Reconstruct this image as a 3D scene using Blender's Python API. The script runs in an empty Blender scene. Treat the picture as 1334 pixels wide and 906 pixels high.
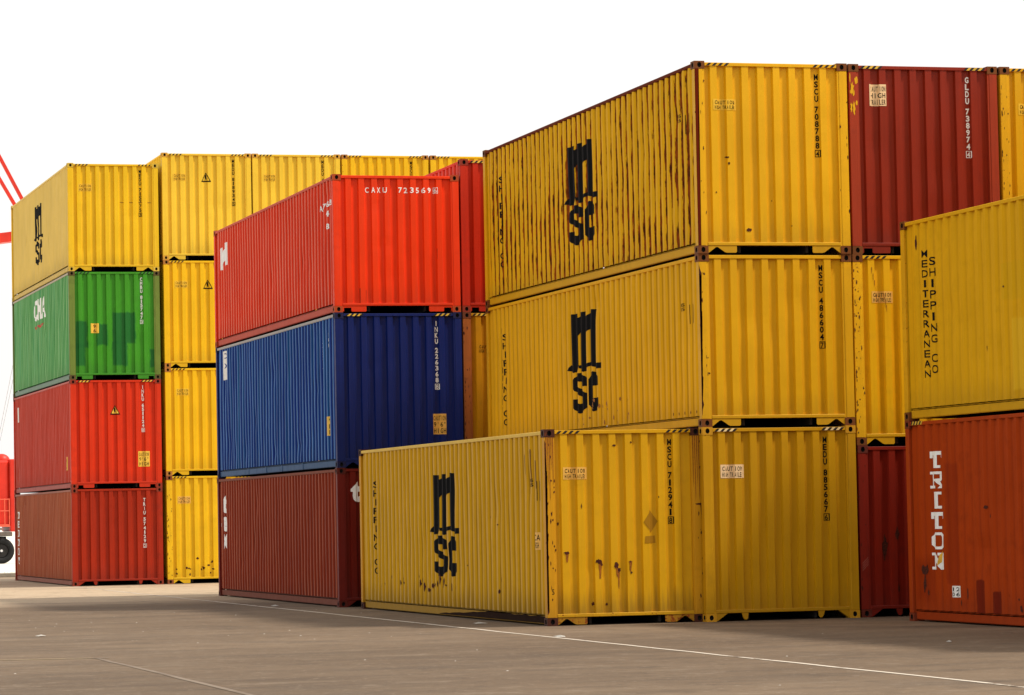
import bpy, bmesh, math, random
from mathutils import Vector, Matrix
R = math.radians
sc = bpy.context.scene
col = sc.collection

# ------------------------------------------------------------------ camera
CAM = Vector((-16.0416, -46.9410, 1.6178))
YAW, PITCH, ROLL, FPX = R(15.62243), R(2.91125), R(-1.1219), 4335.31
def cam_basis():
    cy, sy, cp, sp = math.cos(YAW), math.sin(YAW), math.cos(PITCH), math.sin(PITCH)
    f = Vector((sy*cp, cy*cp, sp)); rt = Vector((cy, -sy, 0)); up = rt.cross(f)
    cr, sr = math.cos(ROLL), math.sin(ROLL)
    return rt*cr + up*sr, up*cr - rt*sr, f
RT, UP, FW = cam_basis()
cd = bpy.data.cameras.new('camera'); cam = bpy.data.objects.new('camera', cd); col.objects.link(cam)
cd.sensor_width = 36; cd.lens = FPX/1334*36; cd.clip_start = 0.5; cd.clip_end = 12000
cam.matrix_world = Matrix(((RT.x, UP.x, -FW.x, CAM.x), (RT.y, UP.y, -FW.y, CAM.y), (RT.z, UP.z, -FW.z, CAM.z), (0, 0, 0, 1)))
sc.camera = cam
sc.render.resolution_x, sc.render.resolution_y = 1024, 695

# ------------------------------------------------------------------ light
SUN_EL, SUN_AZ = R(55), R(26)          # azimuth: from +X, turned towards the camera (-Y)
SD = Vector((math.cos(SUN_EL)*math.cos(SUN_AZ), -math.cos(SUN_EL)*math.sin(SUN_AZ), math.sin(SUN_EL)))
w = bpy.data.worlds.new('World'); sc.world = w; w.use_nodes = True
nt = w.node_tree; nt.nodes.clear()
out = nt.nodes.new('ShaderNodeOutputWorld'); bg = nt.nodes.new('ShaderNodeBackground')
sky = nt.nodes.new('ShaderNodeTexSky'); sky.sky_type = 'NISHITA'; sky.sun_disc = False
sky.sun_elevation = SUN_EL; sky.sun_rotation = math.atan2(SD.x, SD.y)
sky.dust_density = 4; sky.air_density = 1.5
hs = nt.nodes.new('ShaderNodeHueSaturation'); hs.inputs['Saturation'].default_value = 0.25
mx = nt.nodes.new('ShaderNodeMix'); mx.data_type = 'RGBA'; mx.inputs[0].default_value = 0.86   # thin bright cloud over the blue
mx.inputs[7].default_value = (8.9, 8.75, 8.5, 1)
nt.links.new(sky.outputs[0], hs.inputs['Color']); nt.links.new(hs.outputs[0], mx.inputs[6])
nt.links.new(mx.outputs[2], bg.inputs[0]); bg.inputs[1].default_value = 0.13
nt.links.new(bg.outputs[0], out.inputs[0])
sd = bpy.data.lights.new('sun', 'SUN'); sun = bpy.data.objects.new('sun', sd); col.objects.link(sun)
sd.energy = 4.3; sd.angle = R(5); sd.color = (1.0, 0.93, 0.82)
sun.rotation_euler = SD.to_track_quat('Z', 'Y').to_euler()
sc.view_settings.view_transform = 'Standard'; sc.view_settings.look = 'None'
sc.view_settings.exposure = 0.0; sc.view_settings.gamma = 1

# ------------------------------------------------------------------ material helpers
class NT:
    def __init__(s, name):
        s.m = bpy.data.materials.new(name); s.m.use_nodes = True; s.t = s.m.node_tree; s.t.nodes.clear()
        s.o = s.n('ShaderNodeOutputMaterial'); s.p = s.n('ShaderNodeBsdfPrincipled'); s.l(s.p.outputs[0], s.o.inputs[0])
    def n(s, k, **kw):
        a = s.t.nodes.new(k)
        for q, v in kw.items(): setattr(a, q, v)
        return a
    def l(s, a, b): s.t.links.new(a, b)
    def put(s, inp, v):
        if isinstance(v, bpy.types.NodeSocket): s.l(v, inp)
        else: inp.default_value = v
    def math(s, op, a, b=0.0, c=None, clamp=False):
        m = s.n('ShaderNodeMath', operation=op, use_clamp=clamp)
        s.put(m.inputs[0], a); s.put(m.inputs[1], b)
        if c is not None: s.put(m.inputs[2], c)
        return m.outputs[0]
    def mix(s, f, a, b):
        m = s.n('ShaderNodeMix', data_type='RGBA'); s.put(m.inputs[0], f)
        s.put(m.inputs[6], a if isinstance(a, bpy.types.NodeSocket) else (*a, 1)); s.put(m.inputs[7], b if isinstance(b, bpy.types.NodeSocket) else (*b, 1))
        return m.outputs[2]
    def ramp(s, v, lo, hi):
        m = s.n('ShaderNodeMapRange'); m.interpolation_type = 'SMOOTHSTEP'
        s.put(m.inputs[0], v); s.put(m.inputs[1], lo); s.put(m.inputs[2], hi); return m.outputs[0]
    def noise(s, vec, scale, detail=4, rough=.55):
        m = s.n('ShaderNodeTexNoise'); s.l(vec, m.inputs['Vector']); m.inputs['Scale'].default_value = scale
        m.inputs['Detail'].default_value = detail; m.inputs['Roughness'].default_value = rough; return m.outputs[0]
    def mapv(s, vec, sca=(1, 1, 1), loc=(0, 0, 0)):
        m = s.n('ShaderNodeMapping'); s.l(vec, m.inputs[0]); m.inputs['Scale'].default_value = sca; m.inputs['Location'].default_value = loc
        return m.outputs[0]

seedn = [0]
def paint(name, base, rust=.1, fade=.0, dirt=.3, streak=.25, corr=0.0, rough=.46, rustc=((.060, .010, .003), (.27, .055, .006)), tint=None, low=.3, crest=0.0, spec=.22, crest_sheenc=None, patches=(), valley_shade=0.0):
    """weathered steel paint in the container's own coordinates"""
    seedn[0] += 1; sd_ = seedn[0]*7.31
    t = NT(name); tc = t.n('ShaderNodeTexCoord').outputs['Object']
    v = t.mapv(tc, loc=(sd_, sd_*.37, sd_*.11))
    big = t.noise(v, .9, 5); mid = t.noise(v, 5, 5); fine = t.noise(v, 26, 8, .65)
    st = t.noise(t.mapv(v, (16, 16, .55)), 1, 6, .65); st2 = t.noise(t.mapv(v, (5, 5, .22)), 1, 5, .6)
    b = t.mix(t.ramp(big, .25, .75), tuple(c*.92 for c in base), tuple(min(1, c*1.05) for c in base))
    if tint: b = t.mix(t.math('MULTIPLY', t.ramp(st2, .45, .72), .6), b, tint)
    grey = sum(base)/3
    pale = tuple(min(.85, c*.85+grey*.18+.04) for c in base)
    b = t.mix(t.math('MULTIPLY', t.ramp(st, .48, .8), fade), b, pale)
    dk = tuple(c*.55+.002 for c in base)
    b = t.mix(t.math('MULTIPLY', t.ramp(st, .56, .30), streak), b, dk)
    b = t.mix(t.math('MULTIPLY', t.ramp(t.math('ADD', t.math('MULTIPLY', mid, .6), t.math('MULTIPLY', big, .4)), .50, .68), dirt), b, dk)
    # grime towards the bottom rail, in ragged runs
    sep = t.n('ShaderNodeSeparateXYZ'); t.l(tc, sep.inputs[0]); z = sep.outputs[2]; y = sep.outputs[1]
    lowm = t.math('MULTIPLY', t.ramp(t.math('ADD', z, t.math('MULTIPLY', st, -.9)), .15, -.35), low)
    b = t.mix(lowm, b, tuple(c*.35+.01 for c in base))
    for (u0, u1, z0_, z1_, pcol, soft, strong, ax) in patches:     # brushed on repairs, soft edged
        u = sep.outputs[ax]
        wob = t.math('MULTIPLY', t.math('SUBTRACT', t.noise(t.mapv(v, (7, 7, 4)), 1, 5), .5), .12)
        d_ = t.math('MINIMUM', t.math('MINIMUM', t.math('SUBTRACT', u, u0), t.math('SUBTRACT', u1, u)), t.math('MINIMUM', t.math('SUBTRACT', z, z0_), t.math('SUBTRACT', z1_, z)))
        b = t.mix(t.math('MULTIPLY', t.ramp(t.math('ADD', d_, wob), -soft, soft), strong), b, pcol)
    if valley_shade:     # dark lines painted for the shade in the inner folds
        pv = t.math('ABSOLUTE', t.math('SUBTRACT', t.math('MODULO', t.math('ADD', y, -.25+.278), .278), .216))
        b = t.mix(t.math('MULTIPLY', t.ramp(pv, .026, .008), t.math('MULTIPLY', t.ramp(st, .25, .6), valley_shade)), b, tuple(c*.30+.003 for c in base))
    if crest:      # sky sheen painted pale on the proud crests of the corrugation
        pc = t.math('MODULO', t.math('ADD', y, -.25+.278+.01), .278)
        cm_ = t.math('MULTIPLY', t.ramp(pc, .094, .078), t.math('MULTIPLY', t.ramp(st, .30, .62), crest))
        mxb = max(base); b = t.mix(cm_, b, crest_sheenc or tuple(c/mxb*.52+.13 for c in base))
    # rust: chips, runs below them
    th = .745 - .26*rust
    chip = t.ramp(t.math('ADD', t.math('MULTIPLY', fine, .62), t.math('ADD', t.math('MULTIPLY', big, .14), t.math('MULTIPLY', st2, .28))), th, th+.03)
    run = t.ramp(t.math('ADD', t.math('MULTIPLY', st, .72), t.math('MULTIPLY', mid, .30)), .775-.22*rust, .82-.20*rust)
    rm = t.math('MAXIMUM', chip, run)
    if corr:
        ph = t.math('MODULO', t.math('ADD', y, -.25+.278), .278)
        d = t.math('ABSOLUTE', t.math('SUBTRACT', ph, .214))
        st3 = t.noise(t.mapv(v, (14, 14, 2.4)), 1, 9, .72)
        wdt = t.math('MULTIPLY', t.math('SUBTRACT', t.math('ADD', st3, t.math('MULTIPLY', t.math('SUBTRACT', t.noise(v, .55, 4), .5), .6)), .54-corr*.16), .17)
        cm = t.ramp(t.math('SUBTRACT', wdt, d), -.006, .010)
        rm = t.math('MAXIMUM', rm, cm)
    rc = t.mix(t.ramp(mid, .35, .65), rustc[0], rustc[1])
    halo = t.math('MULTIPLY', t.ramp(t.math('ADD', t.math('MULTIPLY', fine, .55), t.math('ADD', t.math('MULTIPLY', big, .14), t.math('MULTIPLY', st2, .32))), th-.07, th+.02), min(1, .25+rust*.8))
    b = t.mix(halo, b, tuple(base[i]*.55+(.22, .07, .01)[i]*.45 for i in range(3)))
    b = t.mix(rm, b, rc)
    t.l(b, t.p.inputs['Base Color'])
    t.l(t.math('ADD', t.math('MULTIPLY', rm, .4), t.math('ADD', rough, t.math('MULTIPLY', mid, .14))), t.p.inputs['Roughness'])
    t.p.inputs['Specular IOR Level'].default_value = spec
    bp = t.n('ShaderNodeBump'); bp.inputs['Strength'].default_value = .35; bp.inputs['Distance'].default_value = .012
    h = t.math('ADD', t.math('MULTIPLY', t.noise(t.mapv(v, (3.2, 3.2, 1.1)), 1, 2), 2.2), t.math('ADD', t.math('MULTIPLY', rm, -.12), t.math('MULTIPLY', fine, .10)))
    t.l(h, bp.inputs['Height']); t.l(bp.outputs[0], t.p.inputs['Normal'])
    return t.m

def plain(name, base, rough=.6, var=.25, scale=9, metal=0, wear=None):
    t = NT(name); tc = t.n('ShaderNodeTexCoord').outputs['Object']
    n = t.noise(tc, scale, 6, .6)
    b = t.mix(t.ramp(n, .3, .7), tuple(c*(1-var) for c in base), base)
    if wear: b = t.mix(t.ramp(t.noise(t.mapv(tc, (30, 30, 9)), 1, 7, .7), wear[0], wear[0]+.05), b, wear[1])
    t.l(b, t.p.inputs['Base Color']); t.p.inputs['Roughness'].default_value = rough; t.p.inputs['Metallic'].default_value = metal
    t.p.inputs['Specular IOR Level'].default_value = .3
    return t.m

# ------------------------------------------------------------------ object helpers
def link(name, me, mat=None, parent=None):
    o = bpy.data.objects.new(name, me); col.objects.link(o)
    if parent: o.parent = parent
    if mat is not None:
        if not me.materials: me.materials.append(None)
        o.material_slots[0].link = 'OBJECT'; o.material_slots[0].material = mat
    return o
def empty(name, loc, label, cat, group=None, rz=0):
    o = bpy.data.objects.new(name, None); col.objects.link(o); o.location = loc; o.rotation_euler[2] = rz
    o.empty_display_size = .3; o['label'] = label; o['category'] = cat
    if group: o['group'] = group
    return o
def mesh(name, bm, smooth=False):
    me = bpy.data.meshes.new(name); bmesh.ops.recalc_face_normals(bm, faces=bm.faces); bm.to_mesh(me); bm.free()
    if smooth:
        for p in me.polygons: p.use_smooth = True
    return me
def box(bm, x0, x1, y0, y1, z0, z1, bev=0, mi=0):
    vs = [bm.verts.new(p) for p in ((x0,y0,z0),(x1,y0,z0),(x1,y1,z0),(x0,y1,z0),(x0,y0,z1),(x1,y0,z1),(x1,y1,z1),(x0,y1,z1))]
    fs = [bm.faces.new([vs[i] for i in q]) for q in ((0,3,2,1),(4,5,6,7),(0,1,5,4),(1,2,6,5),(2,3,7,6),(3,0,4,7))]
    for f in fs: f.material_index = mi
    if bev:
        es = list({e for f in fs for e in f.edges})
        bmesh.ops.bevel(bm, geom=es, offset=bev, segments=1, affect='EDGES', profile=.5)
def tube(bm, a, b, r, n=8):
    a, b = Vector(a), Vector(b); d = (b-a).normalized(); q = d.to_track_quat('Z', 'Y')
    rings = [[bm.verts.new(p + q @ Vector((r*math.cos(2*math.pi*i/n), r*math.sin(2*math.pi*i/n), 0))) for i in range(n)] for p in (a, b)]
    for i in range(n): bm.faces.new([rings[0][i], rings[0][(i+1) % n], rings[1][(i+1) % n], rings[1][i]])
    bm.faces.new(rings[0][::-1]); bm.faces.new(rings[1])
def wheel_ring(bm, c, r0, r1, w, n=24, ax='x'):
    """a ring round the X axis, r0 inner, r1 outer, rounded shoulders"""
    prof = [(r0, -w/2), (r1*.93, -w/2), (r1, -w*.32), (r1, w*.32), (r1*.93, w/2), (r0, w/2)]
    vs = []
    for i in range(n):
        a = 2*math.pi*i/n
        vs.append([bm.verts.new((c[0]+x, c[1]+r*math.cos(a), c[2]+r*math.sin(a))) for r, x in prof])
    for i in range(n):
        for k in range(len(prof)):
            k2 = (k+1) % len(prof)
            bm.faces.new([vs[i][k], vs[i][k2], vs[(i+1) % n][k2], vs[(i+1) % n][k]])

# ------------------------------------------------------------------ container geometry (local: x width, y length with the front wall at y=0, z up)
W, L, HC, HS = 2.438, 12.192, 2.896, 2.591
E_OUT, E_IN = .012, .057                       # end wall depths
S_OUT, S_IN = .008, .044                       # side wall depths
def end_prof():
    pts = [(.160, E_IN)]
    for k in range(8):
        a = .252+.25*k
        pts += [(a-.018, E_IN), (a, E_OUT), (a+.105, E_OUT), (a+.123, E_IN)]
    return pts + [(W-.160, E_IN)]
def side_prof():
    pts = [(.150, S_IN)]
    for k in range(42):
        a = .25+.278*k
        pts += [(a-.068, S_IN), (a, S_OUT), (a+.072, S_OUT), (a+.140, S_IN)]
    pts = [p for i, p in enumerate(pts) if i == 0 or p[0] > pts[i-1][0]+1e-5]
    return pts + [(L-.150, S_IN)]
EP, SP = end_prof(), side_prof()
def depth(prof, s):
    if s <= prof[0][0]: return prof[0][1]
    for (a, da), (b, db) in zip(prof, prof[1:]):
        if s <= b: return da+(db-da)*(s-a)/(b-a)
    return prof[-1][1]
ZB = .175                                      # top of bottom rail / sill
def sheet(prof, z0, z1, mapf, nz=1):
    bm = bmesh.new(); cols = []
    for s, d in prof: cols.append([bm.verts.new(mapf(s, d, z0+(z1-z0)*k/nz)) for k in range(nz+1)])
    for a, b in zip(cols, cols[1:]):
        for k in range(nz): bm.faces.new([a[k], b[k], b[k+1], a[k+1]])
    return bm
def casting(sx, sy, sz, H):
    bm = bmesh.new(); X, Y, Z = .162, .178, .117
    def P(x, y, z): return (x if sx == 0 else W-x, y if sy == 0 else L-y, z+.001 if sz == 0 else H-.001-z)
    def face(org, u, v, lu, lv, nrm, hw, hh):      # a face with an octagonal hole
        org, u, v, nrm = Vector(org), Vector(u), Vector(v), Vector(nrm)
        def V(a, b, d=0): q = org+u*a+v*b+nrm*d; return bm.verts.new(P(*q))
        c = [V(0, 0), V(lu, 0), V(lu, lv), V(0, lv)]; cx, cy = lu/2, lv/2; k = .45
        oc = [(-hw*k, -hh), (hw*k, -hh), (hw, -hh*k), (hw, hh*k), (hw*k, hh), (-hw*k, hh), (-hw, hh*k), (-hw, -hh*k)]
        h = [V(cx+a, cy+b) for a, b in oc]; g = [V(cx+a, cy+b, .05) for a, b in oc]
        for q in ((c[0], c[1], h[1], h[0]), (c[1], h[2], h[1]), (c[1], c[2], h[3], h[2]), (c[2], h[4], h[3]), (c[2], c[3], h[5], h[4]), (c[3], h[6], h[5]), (c[3], c[0], h[7], h[6]), (c[0], h[0], h[7])):
            bm.faces.new(q)
        for i in range(8): bm.faces.new([h[i], h[(i+1) % 8], g[(i+1) % 8], g[i]]).material_index = 1
        bm.faces.new(g).material_index = 1
    face((0, 0, 0), (1, 0, 0), (0, 0, 1), X, Z, (0, 1, 0), .031, .038)
    face((0, 0, 0), (0, 1, 0), (0, 0, 1), Y, Z, (1, 0, 0), .038, .036)
    face((0, 0, 0), (1, 0, 0), (0, 1, 0), X, Y, (0, 0, 1), .030, .060)
    # plain inner faces
    a = [bm.verts.new(P(*p)) for p in ((X, 0, 0), (X, Y, 0), (X, Y, Z), (X, 0, Z))]; bm.faces.new(a)
    a = [bm.verts.new(P(*p)) for p in ((0, Y, 0), (X, Y, 0), (X, Y, Z), (0, Y, Z))]; bm.faces.new(a)
    a = [bm.verts.new(P(*p)) for p in ((0, 0, Z), (X, 0, Z), (X, Y, Z), (0, Y, Z))]; bm.faces.new(a)
    bmesh.ops.remove_doubles(bm, verts=bm.verts, dist=1e-5)
    me = mesh('casting', bm); me.materials.append(None); me.materials.append(None)
    return me
def plate_poly(bm, pts, y0, y1):
    f0 = [bm.verts.new((x, y0, z)) for x, z in pts]; f1 = [bm.verts.new((x, y1, z)) for x, z in pts]
    bm.faces.new(f0[::-1]); bm.faces.new(f1)
    for i in range(len(pts)): bm.faces.new([f0[i], f0[(i+1) % len(pts)], f1[(i+1) % len(pts)], f1[i]])
NZ = 24
def gen_meshes(H, style):
    M = {}
    bm = sheet(EP, ZB-.006, H-.065, lambda s, d, z: (s, d, z), NZ); M['end'] = mesh('end_wall', bm)
    for nm, sx in (('sideL', 0), ('sideR', 1)):
        bm = sheet(SP, .172, H-.060, (lambda s, d, z: (d, s, z)) if sx == 0 else (lambda s, d, z: (W-d, s, z)), NZ if sx == 0 else 1); M[nm] = mesh('side_wall', bm)
        bm = bmesh.new()
        def bx(x0, x1, *a, **k): box(bm, *((x0, x1) if sx == 0 else (W-x1, W-x0)), *a, **k)
        bx(.004, .062, .179, L-.179, H-.080, H-.026, bev=.006); M['top'+nm] = mesh('top_side_rail', bm)
        bm = bmesh.new()
        bx(.040, .048, .179, L-.179, .036, .140); bx(.048, .090, .181, L-.181, .026, .036); bx(.064, .085, .181, L-.181, .150, .164)
        if style == 'pockets':
            for q in (3.3, 5.3, 6.9, 8.8): bx(.030, .0395, q-.06, q+.06, .028, .152)
        M['bot'+nm] = mesh('bottom_side_rail', bm)
        for ny, y0, y1 in (('F', .003, .135), ('B', L-.135, L-.003)):
            bm = bmesh.new()
            bx(.003, .130, y0, y1, .119, H-.119, bev=.005)
            if ny == 'F': bx(.130, .160, .010, y1, .119, H-.119)
            M['post'+nm+ny] = mesh('corner_post', bm)
    bm = bmesh.new(); box(bm, .163, W-.163, .004, .075, H-.074, H-.022, bev=.004); M['header'] = mesh('header_rail', bm)
    bm = bmesh.new(); box(bm, .163, W-.163, L-.075, L-.004, H-.10, H-.022, bev=.004); M['headerB'] = mesh('header_rail', bm)
    bm = bmesh.new(); box(bm, .161, W-.161, .003, .075, .123, ZB-.003, bev=.005); M['sill'] = mesh('bottom_sill', bm)
    bm = bmesh.new(); box(bm, .163, W-.163, L-.075, L-.004, .03, .15, bev=.005); M['sillB'] = mesh('bottom_sill', bm)
    # plates below the sill, one mesh per side of the gooseneck tunnel
    for nm, fl in (('plateL', 0), ('plateR', 1)):
        bm = bmesh.new(); F = (lambda pts: [(W-x, z) for x, z in pts]) if fl else (lambda pts: pts)
        if style in ('notch', 'pockets'):
            plate_poly(bm, F([(.163, .121), (.163, .014), (.175, .016), (.285, .098), (.315, .098), (.425, .022), (.455, .014), (.60, .014), (.615, .03), (.615, .121)]), .010, .020)
        elif style == 'square':
            plate_poly(bm, F([(.163, .121), (.163, .020), (.185, .020), (.185, .088), (.325, .088), (.325, .024), (.345, .014), (.60, .014), (.615, .03), (.615, .121)]), .010, .020)
        else:
            plate_poly(bm, F([(.163, .121), (.163, .010), (.185, .014), (.34, .121)]), .010, .020)
            bm2 = bmesh.new(); plate_poly(bm2, F([(.56, .121), (.585, .045), (.605, .022), (.635, .022), (.655, .045), (.665, .121)]), .006, .024); M['tab'+nm] = mesh('sill_tab', bm2)
        M[nm] = mesh('sill_plate', bm)
    # underframe: floor and cross members, with the tunnel left free
    bm = bmesh.new(); box(bm, .10, W-.10, .08, L-.08, .152, .172)
    y = .75
    while y < L-.3:
        if y < 3.6: box(bm, .10, .66, y, y+.05, .03, .150); box(bm, W-.66, W-.10, y, y+.05, .03, .150)
        else: box(bm, .10, W-.10, y, y+.05, .03, .150)
        y += .62
    box(bm, .66, .70, .08, 3.6, .02, .150); box(bm, W-.70, W-.66, .08, 3.6, .02, .150)
    M['under'] = mesh('underframe', bm)
    # roof with cross ribs
    bm = bmesh.new(); pts = []; y = .08
    while y < L-.2:
        pts += [(y, 0), (y+.09, 0), (y+.11, -.014), (y+.19, -.014)]; y += .209
    pts.append((L-.08, 0)); cols = [[bm.verts.new((x, yy, H-.024+d)) for x in (.05, W-.05)] for yy, d in pts]
    for a, b in zip(cols, cols[1:]): bm.faces.new([a[0], a[1], b[1], b[0]])
    M['roof'] = mesh('roof_panel', bm)
    for nm, x0, x1 in (('doorL', .165, W/2-.004), ('doorR', W/2+.004, W-.165)):
        bm = bmesh.new(); box(bm, x0, x1, L-.05, L-.015, .153, H-.103)
        for q in (.28, .72): tube(bm, (x0+(x1-x0)*q, L-.004, .06), (x0+(x1-x0)*q, L-.004, H-.06), .016, 6)
        M[nm] = mesh('door', bm)
    for sx in (0, 1):
        for sy in (0, 1):
            for sz in (0, 1): M['cast%d%d%d' % (sx, sy, sz)] = casting(sx, sy, sz, H)
    return M
GM = {}
M_HOLE = plain('dark_hole_steel', (.010, .008, .007), .8)
M_UNDER = plain('underframe_black', (.018, .014, .011), .8)
def make_container(loc, H, style, mats, label, group, jit=(0, 0)):
    """mats: dict side, end, post, cast, rail"""
    k = (H, style)
    if k not in GM: GM[k] = gen_meshes(H, style)
    M = GM[k]
    o = empty('shipping_container', (loc[0]+jit[0], loc[1]+jit[1], loc[2]), label, 'container', group)
    def add(n, key, m): return link(n, M[key], m, o)
    add('end_wall', 'end', mats['end']); add('side_wall', 'sideL', mats['side']); add('side_wall', 'sideR', mats['side'])
    for s in ('sideL', 'sideR'):
        add('top_side_rail', 'top'+s, mats.get('toprail', mats['rail'])); add('bottom_side_rail', 'bot'+s, mats['rail'])
        add('corner_post', 'post'+s+'F', mats['post']); add('corner_post', 'post'+s+'B', mats['post'])
    add('header_rail', 'header', mats.get('header', mats['end'])); add('header_rail', 'headerB', mats['end'])
    add('bottom_sill', 'sill', mats.get('sill', mats['end'])); add('bottom_sill', 'sillB', mats['end'])
    add('sill_plate', 'plateL', mats.get('plate', mats['end'])); add('sill_plate', 'plateR', mats.get('plate', mats['end']))
    for k2 in ('tabplateL', 'tabplateR'):
        if k2 in M: add('sill_tab', k2, mats['end'])
    add('underframe', 'under', M_UNDER); add('roof_panel', 'roof', mats['side']); add('door', 'doorL', mats['end']); add('door', 'doorR', mats['end'])
    for a in (0, 1):
        for b in (0, 1):
            for c in (0, 1):
                q = add('corner_casting', 'cast%d%d%d' % (a, b, c), mats['cast'])
                q.material_slots[1].link = 'OBJECT'; q.material_slots[1].material = M_HOLE
    o['H'] = H
    return o

# ------------------------------------------------------------------ flat print that follows the corrugation
def conform(bm, where, eps, H=0):
    """bm holds a flat drawing in (s, z): s across the wall. where 'end': s = x. 'side': s = y"""
    prof = EP if where == 'end' else SP
    if not bm.verts: return
    lo = min(v.co.x for v in bm.verts); hi = max(v.co.x for v in bm.verts)
    for s, d in prof:
        if lo < s < hi:
            bmesh.ops.bisect_plane(bm, geom=bm.verts[:]+bm.edges[:]+bm.faces[:], plane_co=(s, 0, 0), plane_no=(1, 0, 0))
    if H:
        a, b = (ZB-.006, H-.065) if where == 'end' else (.172, H-.060)
        z0, z1 = min(v.co.z for v in bm.verts), max(v.co.z for v in bm.verts)
        for k in range(1, NZ):
            zz_ = a+(b-a)*k/NZ
            if z0 < zz_ < z1: bmesh.ops.bisect_plane(bm, geom=bm.verts[:]+bm.edges[:]+bm.faces[:], plane_co=(0, 0, zz_), plane_no=(0, 0, 1))
    for v in bm.verts:
        s, z = v.co.x, v.co.z; d = depth(prof, s)-eps
        v.co = Vector((s, d, z)) if where == 'end' else Vector((d, s, z))
def poly_bm(polys, mir=None):
    bm = bmesh.new()
    for p in polys:
        vs = [bm.verts.new((mir-x if mir is not None else x, 0, z)) for x, z in p]
        f = bm.faces.new(vs)
    bmesh.ops.triangulate(bm, faces=bm.faces)
    return bm
_glyph = {}
def glyph(ch, bold=.0):
    k = (ch, bold)
    if k not in _glyph:
        cu = bpy.data.curves.new('t', 'FONT'); cu.body = ch; cu.fill_mode = 'FRONT'; cu.resolution_u = 3; cu.offset = bold
        ob = bpy.data.objects.new('t', cu); col.objects.link(ob)
        dg = bpy.context.evaluated_depsgraph_get(); me = bpy.data.meshes.new_from_object(ob.evaluated_get(dg))
        vs = [tuple(v.co[:2]) for v in me.vertices]; fs = [tuple(p.vertices) for p in me.polygons]
        bpy.data.objects.remove(ob); bpy.data.curves.remove(cu); bpy.data.meshes.remove(me)
        if vs:
            x0, x1 = min(v[0] for v in vs), max(v[0] for v in vs); y0, y1 = min(v[1] for v in vs), max(v[1] for v in vs)
            h = max(y1-y0, .3)
            vs = [((x-x0)/max(x1-x0, .12), (y-y0)/h) for x, y in vs]
        _glyph[k] = (vs, fs, (x1-x0 if vs else .3))
    return _glyph[k]
NARROW = {'I': .28, '1': .5, "'": .25, '.': .25, '"': .4}
def put_glyph(bm, ch, x, z, w, h, mir=None, bold=.012, slant=0):
    if ch in 'MWN@' and w < .1: bold *= .4
    """ch inside the box x..x+w, z..z+h"""
    if ch == ' ': return
    vs, fs, _ = glyph(ch, bold)
    q = NARROW.get(ch, 1); off = (1-q)*w/2
    if ch in "'\"": z = z+h*.62; h = h*.38
    V = []
    for a, b in vs:
        X = x+off+a*w*q+slant*b*h; V.append(bm.verts.new((mir-X if mir is not None else X, 0, z+b*h)))
    for f in fs:
        try: bm.faces.new([V[i] for i in f])
        except ValueError: pass
WARP = []
def add_print(o, name, bm, where, mat, eps=.003, label=None):
    root = o
    while root.parent: root = root.parent
    conform(bm, where, eps+.0013, root['H'])
    me = bpy.data.meshes.new(name); bm.to_mesh(me); bm.free()
    q = link(name, me, mat, o)
    if name == 'rust_patch': q['kind'] = 'stuff'
    WARP.append((root, q, where))
    if label: q['label'] = label
    return q
BLACK = plain('black_print', (.005, .005, .006), .75, .3); BLACK.node_tree.nodes['Principled BSDF'].inputs['Specular IOR Level'].default_value = .08
WHITE = plain('white_print', (.90, .90, .87), .5, .06, wear=(.70, (.45, .35, .28)))
WHITE_Y = plain('pale_print', (.86, .85, .80), .5, .12)
STICK = plain('orange_sticker', (.82, .46, .09), .45, .12)
STICKP = plain('pale_sticker', (.85, .60, .33), .45, .10)
STICKY = plain('yellow_sticker', (.80, .50, .06), .45, .12)
HZY = plain('hazard_yellow', (.78, .50, .05), .5, .3, wear=(.60, (.10, .05, .02)))
HZP = plain('hazard_cream', (.80, .62, .30), .5, .2)
HZK = plain('hazard_black', (.012, .011, .012), .5, .3, wear=(.64, (.35, .20, .03)))
RUSTD = plain('dark_rust', (.10, .016, .005), .85, .75, 45)
RUSTO = plain('orange_rust', (.38, .12, .006), .85, .5, 30)

def number(o, text, box_digit, mat, x=1.955, top=None, pitch=.1095, gap=None, where='end', bx=True):
    """serial painted downwards; the last digit boxed"""
    H = o['H']; top = H-.165 if top is None else top
    bm = bmesh.new(); z = top; w, h = .060, .094
    for ch in text:
        if ch == ' ': z -= pitch*.5; continue
        put_glyph(bm, ch, x-w/2, z-h, w, h, bold=.04 if mat is WHITE else .028); z -= pitch
    z -= pitch*.12
    put_glyph(bm, box_digit, x-w*.42, z-h*.95, w*.84, h*.85)
    if bx:
        a, b, c, d, t = x-w/2-.012, x+w/2+.012, z-h-.006, z+.008, .009
        for p in ([(a, c), (b, c), (b, c+t), (a, c+t)], [(a, d-t), (b, d-t), (b, d), (a, d)], [(a, c+t), (a+t, c+t), (a+t, d-t), (a, d-t)], [(b-t, c+t), (b, c+t), (b, d-t), (b-t, d-t)]):
            bm.faces.new([bm.verts.new((q[0], 0, q[1])) for q in p])
    add_print(o, 'serial_number', bm, where, mat)
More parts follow.
